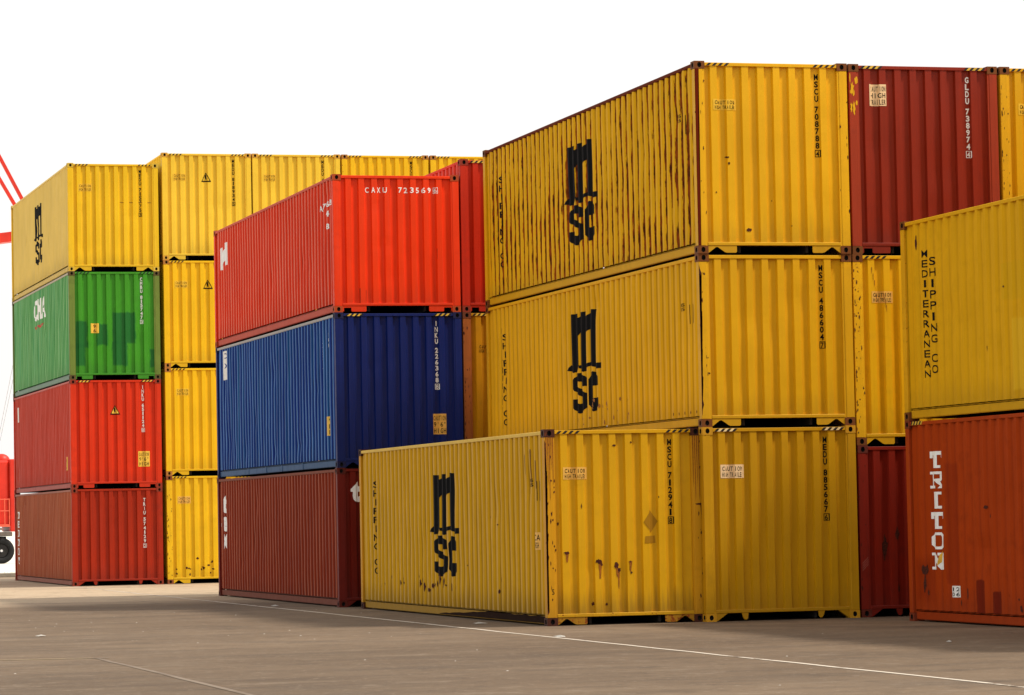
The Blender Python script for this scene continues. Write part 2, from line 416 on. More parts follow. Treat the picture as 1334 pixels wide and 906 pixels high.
def sticker(o, x0, x1, z0, z1, lines, bg=STICK, ink=BLACK, where='end', name='caution_sticker', mir=None):
    if bg is not None:
        s = add_print(o, name, poly_bm([[(x0, z0), (x1, z0), (x1, z1), (x0, z1)]], mir), where, bg, .002)
    else: s = o
    bm = bmesh.new(); n = len(lines); lh = (z1-z0)/(n+.25)
    for i, t in enumerate(lines):
        m = .06*(x1-x0); cw = (x1-x0-2*m)/max(len(t), 2.2 if x1-x0 < .3 and len(t) < 3 else (4 if n > 2 else 7)); tw = cw*len(t); xs = (x0+x1)/2-tw/2
        zz = z1-lh*.18-(i+1)*lh+lh*.12
        for j, ch in enumerate(t): put_glyph(bm, ch, xs+cw*(j+.12), zz, cw*.76, lh*.76, mir)
    add_print(s, 'sticker_text', bm, where, ink, .0036)
def stripes(o, kind='y', side=False):
    H = o['H']; z0, z1 = H-.070, H-.026; sl = .045
    mats = {'y': (HZK, None), 'c': (HZK, HZP), 'r': (HZK, HZY)}[kind]
    for xs, xe in ((.185, .56), (1.885, 2.255)):
        bl, ye = [], []
        x = xs; i = 0
        while x+.05+sl < xe+.02:
            q = [(x, z0), (x+.047, z0), (x+.047+sl, z1), (x+sl, z1)]
            (bl if i % 2 == 0 else ye).append(q); x += .047; i += 1
        for P, m, nm in ((bl, mats[0], 'black'), (ye, mats[1], 'yellow')):
            if m is None or not P: continue
            bm = poly_bm(P)
            for v in bm.verts: v.co.y = .0022
            me = bpy.data.meshes.new('hazard_stripe'); bm.to_mesh(me); bm.free(); link('hazard_stripe', me, m, o)
def side_stripes(o, far=True, near=False):
    H = o['H']; z0, z1 = H-.071, H-.020
    for on, ys in ((far, L-.62), (near, .20)):
        if not on: continue
        bl, ye = [], []
        for i in range(8):
            y = ys+i*.052; (bl if i % 2 else ye).append([(y, z0), (y+.05, z0), (y+.01, z1), (y-.04, z1)])
        for P, m in ((bl, HZK), (ye, HZY)):
            bm = poly_bm(P)
            for v in bm.verts: v.co = Vector((.0018, v.co.x, v.co.z))
            me = bpy.data.meshes.new('hazard_stripe'); bm.to_mesh(me); bm.free(); link('hazard_stripe', me, m, o)
rnd = random.Random(5)
def blotch(cx, cz, rx, rz, n=14, jag=.45, sd=None):
    n += 6; jag = min(.7, jag+.15)
    r = random.Random(sd if sd is not None else int(cx*1000+cz*77))
    return [(cx+rx*math.cos(2*math.pi*i/n)*(1-jag*r.random()), cz+rz*math.sin(2*math.pi*i/n)*(1-jag*r.random())) for i in range(n)]
def run_poly(cx, cz, w, ln, sd=0):
    """a rust run: ragged head with a tapering tail"""
    r = random.Random(sd+int(cx*991)); p = []
    for k in range(7): p.append((cx+w*(.5-.32*k/6)+r.uniform(-.1, .1)*w, cz-ln*k/6))
    for k in range(6, -1, -1): p.append((cx-w*(.5-.32*k/6)+r.uniform(-.1, .1)*w, cz-ln*k/6+.001))
    return p
def rust_spots(o, where, lst, mir=None):
    A = [blotch(*q) for q in lst]
    add_print(o, 'rust_patch', poly_bm(A, mir), where, RUSTD, .0032)
def post_print(o, name, polys, mat, left=True, dy=.0018):
    bm = poly_bm(polys)
    for v in bm.verts: v.co.y = dy
    me = bpy.data.meshes.new(name); bm.to_mesh(me); bm.free(); q = link(name, me, mat, o)
    if len(polys) > 1: q['kind'] = 'stuff'
    return q

# the big stacked mark on the yellow sides, drawn in crop units and mapped on to the wall
def msc_polys():
    def chain(*p): return list(p)
    P = []
    P.append([(108, 62), (158, 66), (158, 475), (150, 512), (122, 522), (108, 512)])            # first stem
    P.append([(84, 500), (100, 458), (108, 462), (108, 508)])                                     # its foot
    P.append([(158, 100), (172, 82), (172, 195), (158, 240)])                                     # arch
    P.append([(172, 62), (208, 58), (208, 515), (190, 526), (172, 515)])
    P.append([(158, 470), (172, 470), (172, 500), (158, 492)])
    P.append([(208, 108), (238, 72), (238, 195), (208, 228)])
    P.append([(238, 52), (270, 60), (276, 475), (274, 508), (258, 500), (238, 484)])
    P.append([(208, 470), (238, 452), (238, 482), (208, 500)])
    P.append([(276, 474), (308, 472), (306, 514), (276, 518)])
    # S
    P.append([(146, 530), (164, 530), (164, 598), (143, 592), (140, 626), (113, 612), (113, 582)])
    P.append([(164, 530), (192, 556), (210, 592), (210, 636), (178, 636), (176, 604), (164, 598)])
    P.append([(113, 612), (140, 626), (210, 705), (210, 752), (182, 748), (178, 728), (124, 664), (113, 640)])
    P.append([(210, 752), (206, 790), (184, 828), (160, 846), (160, 770), (178, 762), (182, 748)])
    P.append([(112, 730), (140, 730), (143, 762), (160, 770), (160, 846), (138, 832), (116, 798)])
    # C
    P.append([(222, 590), (232, 552), (252, 532), (252, 842), (234, 824), (222, 785)])
    P.append([(252, 532), (272, 548), (285, 576), (285, 644), (252, 644)])
    P.append([(252, 738), (285, 738), (285, 800), (270, 832), (252, 842)])
    return P
def company_mark(o, z_hi=2.36, y_l=7.0, y_r=5.06):
    pl = []
    for p in msc_polys():
        pl.append([(y_l-(x-84)/(308-84)*(y_l-y_r), z_hi-(yy-52)/795*1.71) for x, yy in p])
    for a, b in ((0, 9), (9, 14), (14, 17)): add_print(o, 'logo_letter', poly_bm(pl[a:b]), 'side', BLACK)
def company_words(o, dz=0, y1=11.235, y2=11.03):
    for txt, yc, top, pitch, w in (('MEDITERRANEAN', y1, 2.42, .1435, .12), ('SHIPPING CO', y2, 2.30, .158, .13)):
        bm = bmesh.new(); z = top+dz; h = pitch*.74
        for ch in txt:
            if ch != ' ': put_glyph(bm, ch, -w/2, z-h, w, h, mir=yc, bold=.016)
            z -= pitch*(.75 if ch == ' ' else 1)
        add_print(o, 'company_lettering', bm, 'side', BLACK)
def slab_words(o, txt, yc, top, pitch, w, h, mat):
    S = {'T': [[(0,.78),(1,.78),(1,1),(0,1)],[(0,.6),(.16,.6),(.16,.78),(0,.78)],[(.84,.6),(1,.6),(1,.78),(.84,.78)],[(.38,.16),(.62,.16),(.62,.78),(.38,.78)],[(.22,0),(.78,0),(.78,.16),(.22,.16)]],
         'R': [[(.14,.16),(.36,.16),(.36,.84),(.14,.84)],[(0,0),(.5,0),(.5,.16),(0,.16)],[(0,.84),(.84,.84),(.95,.75),(.95,.84),(.85,1),(0,1)],[(.72,.58),(.95,.62),(.95,.75),(.84,.84),(.72,.84)],[(.36,.42),(.8,.42),(.95,.62),(.72,.58),(.36,.56)],[(.5,.42),(.72,.16),(.62,.0),(1,0),(1,.16),(.9,.16),(.72,.42)]],
         'I': [[(.38,.16),(.62,.16),(.62,.84),(.38,.84)],[(.2,0),(.8,0),(.8,.16),(.2,.16)],[(.2,.84),(.8,.84),(.8,1),(.2,1)]],
         'O': [[(0,.25),(.25,0),(.3,.16),(.22,.3),(.22,.7),(.3,.84),(.25,1),(0,.75)],[(.25,0),(.75,0),(.7,.16),(.3,.16)],[(.25,1),(.3,.84),(.7,.84),(.75,1)],[(1,.25),(1,.75),(.75,1),(.7,.84),(.78,.7),(.78,.3),(.7,.16),(.75,0)]],
         'N': [[(.14,.16),(.32,.16),(.32,.84),(.14,.84)],[(0,0),(.44,0),(.44,.16),(0,.16)],[(0,.84),(.32,.84),(.40,1),(0,1)],[(.32,.84),(.32,.62),(.68,.0),(.86,.0),(.86,.16),(.40,1)],[(.68,.40),(.86,.16),(.86,.84),(.68,.84)],[(.56,.84),(1,.84),(1,1),(.56,1)]]}
    z = top; pl = []
    for ch in txt:
        for p in S[ch]: pl.append([(yc-((a-.5)*w), z-h+b*h) for a, b in p])
        z -= pitch
    add_print(o, 'company_lettering', poly_bm(pl), 'side', mat)

# ------------------------------------------------------------------ paints
YEL = (.76, .405, .002); YEL2 = (.69, .36, .002); YELP = (.80, .52, .035); OCH = (.52, .262, .001)
REDV = (.82, .040, .001); REDD = (.25, .017, .003); REDB = (.30, .022, .010); BLU = (.001, .011, .115); GRN = (.045, .27, .012); BRN = (.42, .040, .006)
def set_of(nm, base, rust=.1, fade=.1, dirt=.2, streak=.2, corr=0, side=None, post=None, postr=None, castr=None, cast=None, rough=.42, side_fade=None, tint=None, low=.3, toprail=None, side_rust=None, crest=.0, crest_sheenc=None, rail=None, epatch=(), spatch=(), valley_shade=.55):
    d = {}
    d['end'] = paint(nm+'_end', base, rust, fade*.4, dirt, streak, rough=rough, low=low, patches=epatch)
    d['side'] = paint(nm+'_side', side or base, side_rust if side_rust is not None else rust, fade if side_fade is None else side_fade, dirt, streak, corr=corr, rough=rough+.16, tint=tint, low=low, crest=crest, spec=.10, crest_sheenc=crest_sheenc, patches=spatch, valley_shade=valley_shade)
    d['rail'] = paint(nm+'_rail', rail or side or base, rust+.15, fade*.5, dirt+.2, streak, rough=rough+.15, low=low, spec=.12)
    d['post'] = paint(nm+'_post', post or base, rust+.25 if postr is None else postr, fade*.4, dirt+.15, streak+.1, rough=.5, low=low*.5)
    d['cast'] = paint(nm+'_casting', cast or (.17, .052, .008), .5 if castr is None else castr, 0, .5, .4, rough=.6, low=0)
    if toprail: d['toprail'] = paint(nm+'_toprail', toprail, rust+.2, fade*.3, dirt, streak, spec=.06, rough=.7)
    return d

OCHC = (.55, .27, .01)
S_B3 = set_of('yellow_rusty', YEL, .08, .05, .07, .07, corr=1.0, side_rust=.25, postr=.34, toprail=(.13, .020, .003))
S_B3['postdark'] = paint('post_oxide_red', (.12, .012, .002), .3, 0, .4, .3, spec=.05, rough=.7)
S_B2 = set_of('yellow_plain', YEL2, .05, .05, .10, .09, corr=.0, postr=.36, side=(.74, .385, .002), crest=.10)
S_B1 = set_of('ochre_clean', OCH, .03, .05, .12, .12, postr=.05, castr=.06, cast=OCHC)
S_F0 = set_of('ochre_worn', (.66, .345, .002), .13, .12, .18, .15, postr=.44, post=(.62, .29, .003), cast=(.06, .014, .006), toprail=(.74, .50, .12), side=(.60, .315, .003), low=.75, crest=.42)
S_F0['sill'] = paint('rusty_sill', (.66, .345, .002), .55, 0, .4, .3); S_F0['plate'] = paint('rusty_plate', (.42, .20, .004), .72, 0, .6, .4)
S_B3['sill'] = paint('chipped_sill', YEL, .32, 0, .1, .1); S_B2['plate'] = S_B3['plate'] = paint('chipped_plate', YEL2, .30, 0, .3, .2)
S_C23 = set_of('deep_red', REDD, .06, .1, .2, .3, postr=.12, post=(.34, .035, .008), castr=.5)
S_C22 = set_of('yellow_scratched', YEL, .16, .05, .2, .15, postr=.52)
S_C21 = set_of('dark_red', (.22, .012, .003), .16, .1, .4, .3, cast=(.12, .02, .01))
S_R2 = set_of('yellow_matt', (.72, .38, .003), .07, .05, .2, .12, postr=.45, rough=.5, valley_shade=.2, spatch=[(7.0, 8.75, 1.52, 2.02, (.62, .36, .003), .02, .5, 1), (7.0, 8.35, .30, 1.25, (.74, .46, .02), .02, .5, 1)])
S_R1 = set_of('brick_orange', (.38, .042, .001), .10, .05, .35, .12, postr=.38, cast=(.18, .03, .01), rough=.5, valley_shade=.2, spatch=[(10.42, 10.80, .55, 2.25, (.25, .022, .001), .03, .6, 1), (9.50, 9.78, .16, .62, (.15, .010, .001), .015, .9, 1), (8.98, 9.26, .16, .48, (.13, .008, .001), .015, .9, 1), (11.3, 12.0, .3, .9, (.2, .016, .001), .1, .5, 1)])
S_M3 = set_of('bright_red', REDV, .05, .35, .08, .12, cast=(.42, .06, .012), castr=.3, side=(.74, .032, .004), side_fade=.3, crest=.7, crest_sheenc=(.82, .24, .15), rail=(.62, .09, .05))
S_M2 = set_of('deep_blue', BLU, .05, .5, .25, .3, tint=(.004, .11, .24), side=(.002, .022, .19), crest_sheenc=(.09, .24, .54), rail=(.05, .12, .26), cast=(.01, .012, .06), castr=.35, postr=.18, toprail=(.42, .40, .38), side_fade=.25, crest=.8, valley_shade=.9)
S_M1 = set_of('oxide_red', (.15, .008, .003), .06, .1, .25, .2, postr=.15, cast=(.10, .012, .006), side=(.21, .018, .003), crest=.6, crest_sheenc=(.44, .12, .05), rail=(.20, .045, .02))
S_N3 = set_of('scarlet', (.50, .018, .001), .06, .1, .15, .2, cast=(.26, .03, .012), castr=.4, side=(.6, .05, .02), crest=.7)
S_N2 = set_of('yellow_brownish', (.50, .22, .002), .15, .1, .3, .3, post=(.32, .09, .015), postr=.4, cast=(.15, .04, .015))
S_L4 = set_of('yellow_pale_sheen', (.78, .48, .008), .03, .4, .1, .1, side=(.78, .56, .14), side_fade=.5, cast=(.62, .42, .05), castr=.15)  # side paler than the end: grazing sky reflection put into its colour
zg = lambda v: 2.896-((v-355.5)*.0206)
ux = lambda u: (u-91.6)/48.2
GP = [(max(.165, ux(a)), ux(b), zg(d), zg(c), (.008, .115, .020), .03, .9, 0) for a, b, c, d in ((97, 115, 420, 454), (127, 141, 424, 452), (148, 177, 409, 449), (147, 166, 447, 478), (196, 205, 457, 480), (99, 112, 450, 478))]
S_L3 = set_of('green', GRN, .10, .4, .25, .25, side=(.06, .29, .075), epatch=GP, tint=(.09, .40, .20), side_fade=.5, crest=.8, crest_sheenc=(.34, .58, .26), rail=(.22, .34, .26), toprail=(.5, .45, .36), post=(.14, .20, .03), postr=.32, cast=(.10, .07, .02))
S_L2 = set_of('red_faded', (.60, .028, .002), .07, .3, .2, .2, side=(.48, .038, .016), side_fade=.4, crest=.5, crest_sheenc=(.62, .16, .13), rail=(.48, .12, .10), cast=(.25, .03, .012), castr=.4)
S_L1 = set_of('brown_red', (.34, .018, .001), .08, .25, .3, .3, side=(.34, .068, .024), side_fade=.3, crest=.55, crest_sheenc=(.52, .19, .09), rail=(.34, .12, .08), tint=(.30, .09, .04), cast=(.22, .03, .012), castr=.4)
S_Ya = set_of('yellow_light', (.82, .53, .035), .03, .1, .05, .06, cast=(.62, .32, .04), castr=.4, postr=.10)
S_Yb = set_of('yellow_strong', (.78, .45, .004), .05, .05, .07, .08, cast=(.40, .16, .03), postr=.2)
S_Yc = set_of('yellow_rust_speckled', (.74, .44, .006), .26, .1, .22, .15, cast=(.22, .06, .02), postr=.45)

GB = 'containers stacked in the yard'
H2 = HC; H1 = HS
def C(loc, H, style, mats, label, jit=(0, 0)): return make_container(loc, H, style, mats, label, GB, jit)

# ---- front bay, column one (three high) and the single container beside it
b1 = C((0, 0, 0), H2, 'gusset', S_B1, 'clean ochre yellow container on the ground under two yellow ones, serial ending 885667')
b2 = C((0, 0, H2), H1, 'notch', S_B2, 'yellow container without corner stripes in the middle of the tall yellow stack', (.004, .012))
b3 = C((0, 0, H2+H1), H2, 'notch', S_B3, 'rust streaked yellow container on top of the tall yellow stack')
f0 = C((-2.455, .165, 0), H2, 'notch', S_F0, 'lone rust spotted yellow container on the ground in front, nothing stacked on it', (.05, .01))
# the near left post of the top one is oxide red on its outer edge
post_print(b3, 'rust_patch', [[(.004, .12), (.052, .12), (.050, .7), (.056, 1.2), (.048, 1.9), (.058, 2.4), (.07, H2-.12), (.004, H2-.12)]], S_B3['postdark'], dy=.0012)
for ch in b3.children:
    if ch.name.startswith('corner_post') and ch.data.name.startswith('corner_post') and min(v.co.x for v in ch.data.vertices) < .01 and min(v.co.y for v in ch.data.vertices) > 1:
        ch.material_slots[0].material = S_B3['post']
number(b1, 'MEDU 885667', '6', BLACK); number(b2, 'MSCU 486604', '7', BLACK, top=H1-.165); number(b3, 'MSCU 708788', '4', BLACK); number(f0, 'MSCU 712941', '8', BLACK)
stripes(b1, 'c'); stripes(b3, 'y'); stripes(f0, 'y')
sticker(b1, .275, .655, H2-.765, H2-.565, ['CAUTION', 'HIGH TRAILER'], STICKP)
sticker(b3, .29, .665, H2-.735, H2-.57, ['CAUTION', 'HIGH TRAILER'], YSTK := plain('yellow_sticker_pale', (.84, .50, .03), .45, .1))
sticker(f0, .285, .66, H2-.745, H2-.565, ['CAUTION', 'HIGH TRAILER'], STICK)
for q in (f0, b2, b3): company_mark(q, 2.36 if q is not b2 else 2.13); company_words(q, 0 if q is not b2 else -.27)
# small marks near the front edge of the sides
for q, dz in ((f0, 0), (b3, 0), (b2, -.28)):
    bm = poly_bm([[(y, 1.85+dz), (y+.012, 1.85+dz), (y+.012, 2.14+dz), (y, 2.14+dz)] for y in (.30, .50)]); add_print(q, 'side_mark', bm, 'side', BLACK)
    sticker(q, -.10, .10, 2.05+dz, 2.2+dz, ['45', '25'], None, BLACK, 'side', 'side_mark', mir=.84)
sticker(f0, -.13, .11, 1.12, 1.38, ['CA', 'HIGH'], STICK, BLACK, 'side', 'caution_sticker', mir=.53)
# dents and rust on the lone container's front
rust_spots(f0, 'end', [(.315, 1.07, .055, .03), (.82, .93, .065, .045), (.86, .885, .03, .04), (1.085, .87, .055, .06), (1.13, .80, .035, .05), (1.31, .76, .025, .025),
                       (1.085, 2.645, .035, .022), (1.345, 2.69, .018, .018), (.20, 1.50, .018, .03), (1.30, .92, .012, .02), (.72, .31, .03, .035), (.93, .30, .022, .03),
                       (.155, 1.54, .012, .05), (1.76, 1.87, .012, .02), (.56, 1.75, .01, .05)])
add_print(f0, 'rust_patch', poly_bm([run_poly(.83, .90, .05, .22), run_poly(1.12, .80, .05, .28), run_poly(1.09, .9, .04, .2, 3), run_poly(.32, 1.05, .05, .12), run_poly(1.30, .93, .05, .15)]), 'end', RUSTO, .0024)
DIA = paint('faded_ochre_patch', (.36, .17, .003), .05, 0, .3, .1)
add_print(f0, 'placard_mark', poly_bm([[(1.515, 1.50), (1.63, 1.675), (1.745, 1.51), (1.64, 1.345)], [(1.53, 1.19), (1.71, 1.19), (1.70, 1.30), (1.54, 1.29)]]), 'end', DIA, .0024)
def post_rust(o, n, sd, H, right=False, a=.02, b=.15):
    r = random.Random(sd); P = []
    for i in range(n):
        x = r.choice((r.uniform(.006, .03), r.uniform(a, b))); z = r.uniform(.16, H-.2)
        P.append(blotch((W-x if right else x), z, r.uniform(.004, .016), r.uniform(.015, .05), 10, .5, sd*100+i))
    post_print(o, 'rust_patch', P, RUSTD)
r = random.Random(77)
for q, hh in ((f0, H2), (b2, H1)):
    z = .2; P = [(.004, .16)]
    while z < hh-.2: P.append((.010+r.random()**2*.035, z)); z += r.uniform(.02, .07)
    P.append((.004, hh-.16)); post_print(q, 'rust_patch', [P], RUSTD, dy=.0016)
post_rust(f0, 34, 3, H2); post_rust(f0, 10, 4, H2, True); post_rust(b3, 26, 5, H2); post_rust(b3, 8, 6, H2, True); post_rust(b2, 24, 7, H1)
post_print(f0, 'rust_patch', [[(.02+.025*i, H2-.12), (.038+.025*i, H2-.12), (.034+.025*i, H2-.5-.25*(i % 3)), (.027+.025*i, H2-.62-.22*(i % 3))] for i in range(5)], RUSTO, dy=.0014)
post_print(f0, 'rust_patch', [[(W-.14+.03*i, H2-.12), (W-.12+.03*i, H2-.12), (W-.122+.03*i, H2-.7-.3*(i % 2)), (W-.13+.03*i, H2-.9-.2*(i % 2))] for i in range(4)], RUSTO, dy=.0014)
post_print(f0, 'rust_patch', [[(W-.11, 1.76), (W-.004, 1.775), (W-.004, 1.735), (W-.09, 1.745)], [(W-.03, 1.74), (W-.004, 1.735), (W-.004, 1.55), (W-.016, 1.55)]], RUSTD)
bm = bmesh.new(); put_glyph(bm, '5', .078, .46, .035, .08)
for v in bm.verts: v.co.y = .0016
me = bpy.data.meshes.new('chalk_number'); bm.to_mesh(me); bm.free(); link('chalk_number', me, BLACK, f0)
SM = paint('brown_smear', (.22, .10, .008), .25, 0, .4, .3)
add_print(f0, 'smear', poly_bm([run_poly(.80, 2.62, .035, .55, 1)]), 'side', SM, .0026)
add_print(f0, 'smear', poly_bm([run_poly(.53, 2.45, .03, .42, 2)]), 'side', SM, .0026)
add_print(f0, 'smear', poly_bm([run_poly(1.10, 2.55, .02, .30, 3)]), 'side', SM, .0026)
# rust at the foot of the yellow sides
r = random.Random(11)
P = []
for i in range(11): P.append(blotch(5.1+i*.278*.95+r.uniform(-.05, .05), r.uniform(.35, .62), .045, r.uniform(.05, .11), 10, .5, i))
for i in range(26): P.append(blotch(r.uniform(.4, 10.5), abs(r.gauss(.28, .16))+.2, r.uniform(.012, .035), r.uniform(.02, .07), 9, .5, 40+i))
P += [blotch(3.18, 1.62, .05, .045, 10, .5, 91), blotch(2.75, 1.50, .03, .02, 10, .5, 92), blotch(2.9, .32, .06, .12, 10, .5, 93)]
add_print(f0, 'rust_patch', poly_bm(P), 'side', RUSTD, .0032)
P = [blotch(r.uniform(3.6, 6.6), r.uniform(.2, .62), r.uniform(.015, .035), r.uniform(.02, .07), 9, .5, 140+i) for i in range(34)]
add_print(b2, 'rust_patch', poly_bm(P), 'side', paint('ochre_rust', (.34, .12, .01), .4), .0032)
add_print(b2, 'rust_patch', poly_bm([blotch(.252+.278*k, .235, .012, .03, 9, .3, k) for k in range(5)]), 'side', RUSTD, .0034)
rust_spots(b3, 'end', [(.50, 1.45, .035, .02), (.52, 1.36, .02, .03), (.31, .92, .014, .02), (.82, .36, .05, .04), (1.2, .8, .01, .01), (1.5, .42, .01, .01), (1.62, 1.3, .01, .01)])

# ---- front bay, column two and three
c1 = C((2.478, .03, 0), H1, 'gusset', S_C21, 'dark red container on the ground behind the corner of the brick orange one')
c2 = C((2.478, .03, H1), H2, 'notch', S_C22, 'scratched yellow container above the dark red ground one, half hidden by the matt yellow side', (-.01, 0))
c3 = C((2.478, .03, H1+H2), H2, 'square', S_C23, 'deep red container on top of its column, serial 738974, with a three line caution sticker')
number(c3, 'GLDU 738974', '4', WHITE, pitch=.108); stripes(c3, 'r'); stripes(c2, 'y')
sticker(c3, .335, .615, H2-.635, H2-.305, ['CAUTION', 'HIGH', 'TRAILER'], STICKP)
sticker(c2, .30, .655, H2-.74, H2-.565, ['CAUTION', 'HIGH TRAILER'], STICK)
post_print(c3, 'paint_patch', [blotch(.055, 2.50, .045, .14, 18, .5, 5), blotch(.035, 2.24, .028, .10, 14, .5, 6), blotch(.075, 2.22, .03, .12, 14, .5, 7), blotch(.12, 2.64, .03, .09, 12, .5, 8), blotch(.02, 2.68, .012, .1, 10, .4, 9), blotch(.12, 2.3, .02, .05, 10, .4, 9)], paint('yellow_left_overs', YEL, .2), dy=.0014)
post_rust(c2, 40, 8, H2); post_rust(c1, 12, 9, H1)
add_print(c2, 'rust_patch', poly_bm([run_poly(.31+i*.02, 2.70-i*.1, .012, .10, i) for i in range(5)]+[run_poly(.5+i*.012, 2.3-i*.06, .01, .1, i+9) for i in range(4)]), 'end', RUSTO)
add_print(c1, 'scorch_patch', poly_bm([blotch(.62, 1.25, .05, .12, 14, .4, 1), blotch(.42, 1.05, .06, .22, 14, .4, 2), blotch(.62, .42, .03, .12, 12, .4, 3)]), 'end', RUSTD, .0024)
post_print(c1, 'scrape', [[(.03, .70+k*.035), (.13, .80+k*.035), (.132, .807+k*.035), (.03, .707+k*.035)] for k in range(4)], plain('chalky_scrape', (.5, .2, .15), .7))
d3 = [C((4.963, .03, z), H, s, m, l) for z, H, s, m, l in (
    (0, H1, 'gusset', S_C21, 'container at the foot of the right hand column, hidden behind the brick orange one'),
    (H1, H2, 'notch', S_C22, 'container in the middle of the right hand column, hidden behind the matt yellow one'),
    (H1+H2, H2, 'notch', S_B2, 'yellow container cut off by the right edge, beyond the deep red one'))]
stripes(d3[2], 'y'); sticker(d3[2], .30, .66, H2-.74, H2-.565, ['CAUTION', 'HIGH TRAILER'], YSTK)
post_rust(d3[2], 30, 12, H2)

# ---- right foreground stack, long sides seen
RX, RY = 2.446, -1.918-L
r1 = C((RX, RY, 0), H2, 'notch', S_R1, 'brick orange container on the ground at right with white stacked lettering')
r2 = C((RX, RY, H2), H2, 'notch', S_R2, 'matt yellow container with black stacked lettering on top of the brick orange one')
company_words(r2, .0, 11.34, 11.065); company_mark(r2)
slab_words(r1, 'TRITON', 11.12, 2.43, .288, .43, .238, WHITE)
side_stripes(r1)
YLW = plain('letter_yellow', (.8, .45, .04), .5)
add_print(r1, 'paint_patch', poly_bm([[(11.02, .86), (11.12, .80), (11.06, .96), (10.98, 1.02)]]), 'side', YLW, .0045)
def rectp(y0, y1, z0, z1): return [(y0, z0), (y1, z0), (y1, z1), (y0, z1)]
sticker(r1, -.11, .11, .37, .53, ['12', '06'], WHITE_Y, BLACK, 'side', 'paper_label', mir=10.52)
rust_spots(r1, 'side', [(11.62, .55, .03, .16), (11.55, .42, .04, .06), (10.15, .42, .03, .09), (9.4, 1.62, .05, .03), (9.3, 1.5, .02, .04), (8.7, .42, .03, .03), (8.72, .27, .02, .08), (8.35, .38, .03, .02), (8.3, .25, .025, .06), (11.6, .75, .12, .09), (10.3, .3, .02, .05)])
rust_spots(r2, 'side', [(11.63, 2.55, .02, .13), (9.2, .9, .012, .05), (8.6, 1.7, .03, .02)])
post_rust(r2, 6, 21, H2)

# greasy dirt along the near half of the lone container's bottom rail
r = random.Random(17); pts = [(.19+i*.22, .036) for i in range(30)]+[(.19+i*.22, max(.04, .138-max(0, i-16)*.007+r.uniform(-.012, .006))) for i in range(29, -1, -1)]
bm = poly_bm([pts])
for v in bm.verts: v.co = Vector((.0386, v.co.x, v.co.z))
me = bpy.data.meshes.new('grease_patch'); bm.to_mesh(me); bm.free(); link('grease_patch', me, paint('grease', (.022, .007, .002), .3, spec=.04, rough=.8), f0)
# unseen columns added right of the brick orange container to shade the lower front
for i, X in enumerate((4.93, 7.42)):
    for k, (z, Hh) in enumerate(((0, H2), (H2, H2), (2*H2, H1))):
        C((X, RY, z), Hh, 'notch', (S_R2, S_R1, S_Yb)[(i+k) % 3], 'unseen container added outside the frame, column %s right of the brick orange one, %s' % (('next', 'second')[i], ('grounded', 'middle', 'topmost')[k]))

# ---- middle bay
MX, MY = -2.545, 13.57
m1 = C((MX, MY, 0), H1, 'gusset', S_M1, 'oxide red container on the ground below the blue one')
m2 = C((MX, MY, H1), H2, 'pockets', S_M2, 'deep blue container between a bright red and an oxide red one', (.01, 0))
m3 = C((MX, MY, H1+H2), H1, 'square', S_M3, 'bright red container on top of the blue one, serial across its end', (.004, 0))
stripes(m2, 'r'); number(m2, 'INKU 226368', '8', WHITE, pitch=.112)
bm = bmesh.new(); x = .635
for ch in 'CAXU 723569':
    if ch != ' ': put_glyph(bm, ch, x, H1-.345, .07, .105, bold=.02)
    x += .113 if ch != ' ' else .18
put_glyph(bm, '6', x+.015, H1-.338, .05, .085)
for p in (rectp(x, x+.085, H1-.352, H1-.344), rectp(x, x+.085, H1-.246, H1-.238), rectp(x, x+.008, H1-.344, H1-.246), rectp(x+.077, x+.085, H1-.344, H1-.246)):
    bm.faces.new([bm.verts.new((q[0], 0, q[1])) for q in p])
add_print(m3, 'serial_number', bm, 'end', WHITE)
sticker(m2, 1.855, 2.125, .60, .985, ['CAUTION', "9'6\"", 'HIGH'], STICK)
bm = bmesh.new(); put_glyph(bm, 't', .255, 1.95, .23, .38, bold=.06); put_glyph(bm, 'e', .60, 1.90, .34, .32, bold=.06); put_glyph(bm, 'x', 1.0, 1.90, .36, .32, bold=.06)
add_print(m1, 'company_lettering', bm, 'end', WHITE)
bm = bmesh.new()
for ch, z in (('t', 1.82), ('e', 1.42), ('x', 1.04)): put_glyph(bm, ch, -.17, z, .34, .32 if ch != 't' else .38, mir=11.36, bold=.05)
add_print(m1, 'company_lettering', bm, 'side', WHITE)
add_print(m1, 'side_mark', poly_bm([rectp(11.70, 11.82, 1.52, 1.60)]), 'side', WHITE)
add_print(m1, 'side_mark', poly_bm([rectp(.62, .68, .92, 1.08)]), 'side', WHITE)
# white fragments on the red side
bm = poly_bm([[(11.50, 1.66), (11.29, 1.66), (11.29, 2.16), (11.50, 2.12)], [(11.29, 1.66), (11.02, 1.86), (11.02, 2.12), (11.29, 1.90)], [(11.02, 1.70), (10.74, 1.74), (10.74, 2.23), (11.02, 2.20)]])
add_print(m3, 'company_lettering', bm, 'side', WHITE)
bm = bmesh.new()
for ch, y, z in (('A', 1.084, 1.98), ('7', .816, 2.00), ('6', .54, 2.02), ('B', .26, 2.03), ('4', .54, 1.84), ('8', .54, 1.60)): put_glyph(bm, ch, -.06, z, .13, .11, mir=y, bold=.03)
add_print(m3, 'side_mark', bm, 'side', WHITE)
add_print(m2, 'side_plate', poly_bm([rectp(10.94, 11.36, H2-.76, H2-.13)]), 'side', WHITE_Y)
bm = bmesh.new()
for ch, z in (('C', H2-.30), ('D', H2-.52)): put_glyph(bm, ch, -.09, z, .18, .12, mir=11.13)
add_print(m2, 'side_mark', bm, 'side', plain('blue_print', (.01, .03, .25), .5), .005)
bm = bmesh.new(); r = random.Random(8)
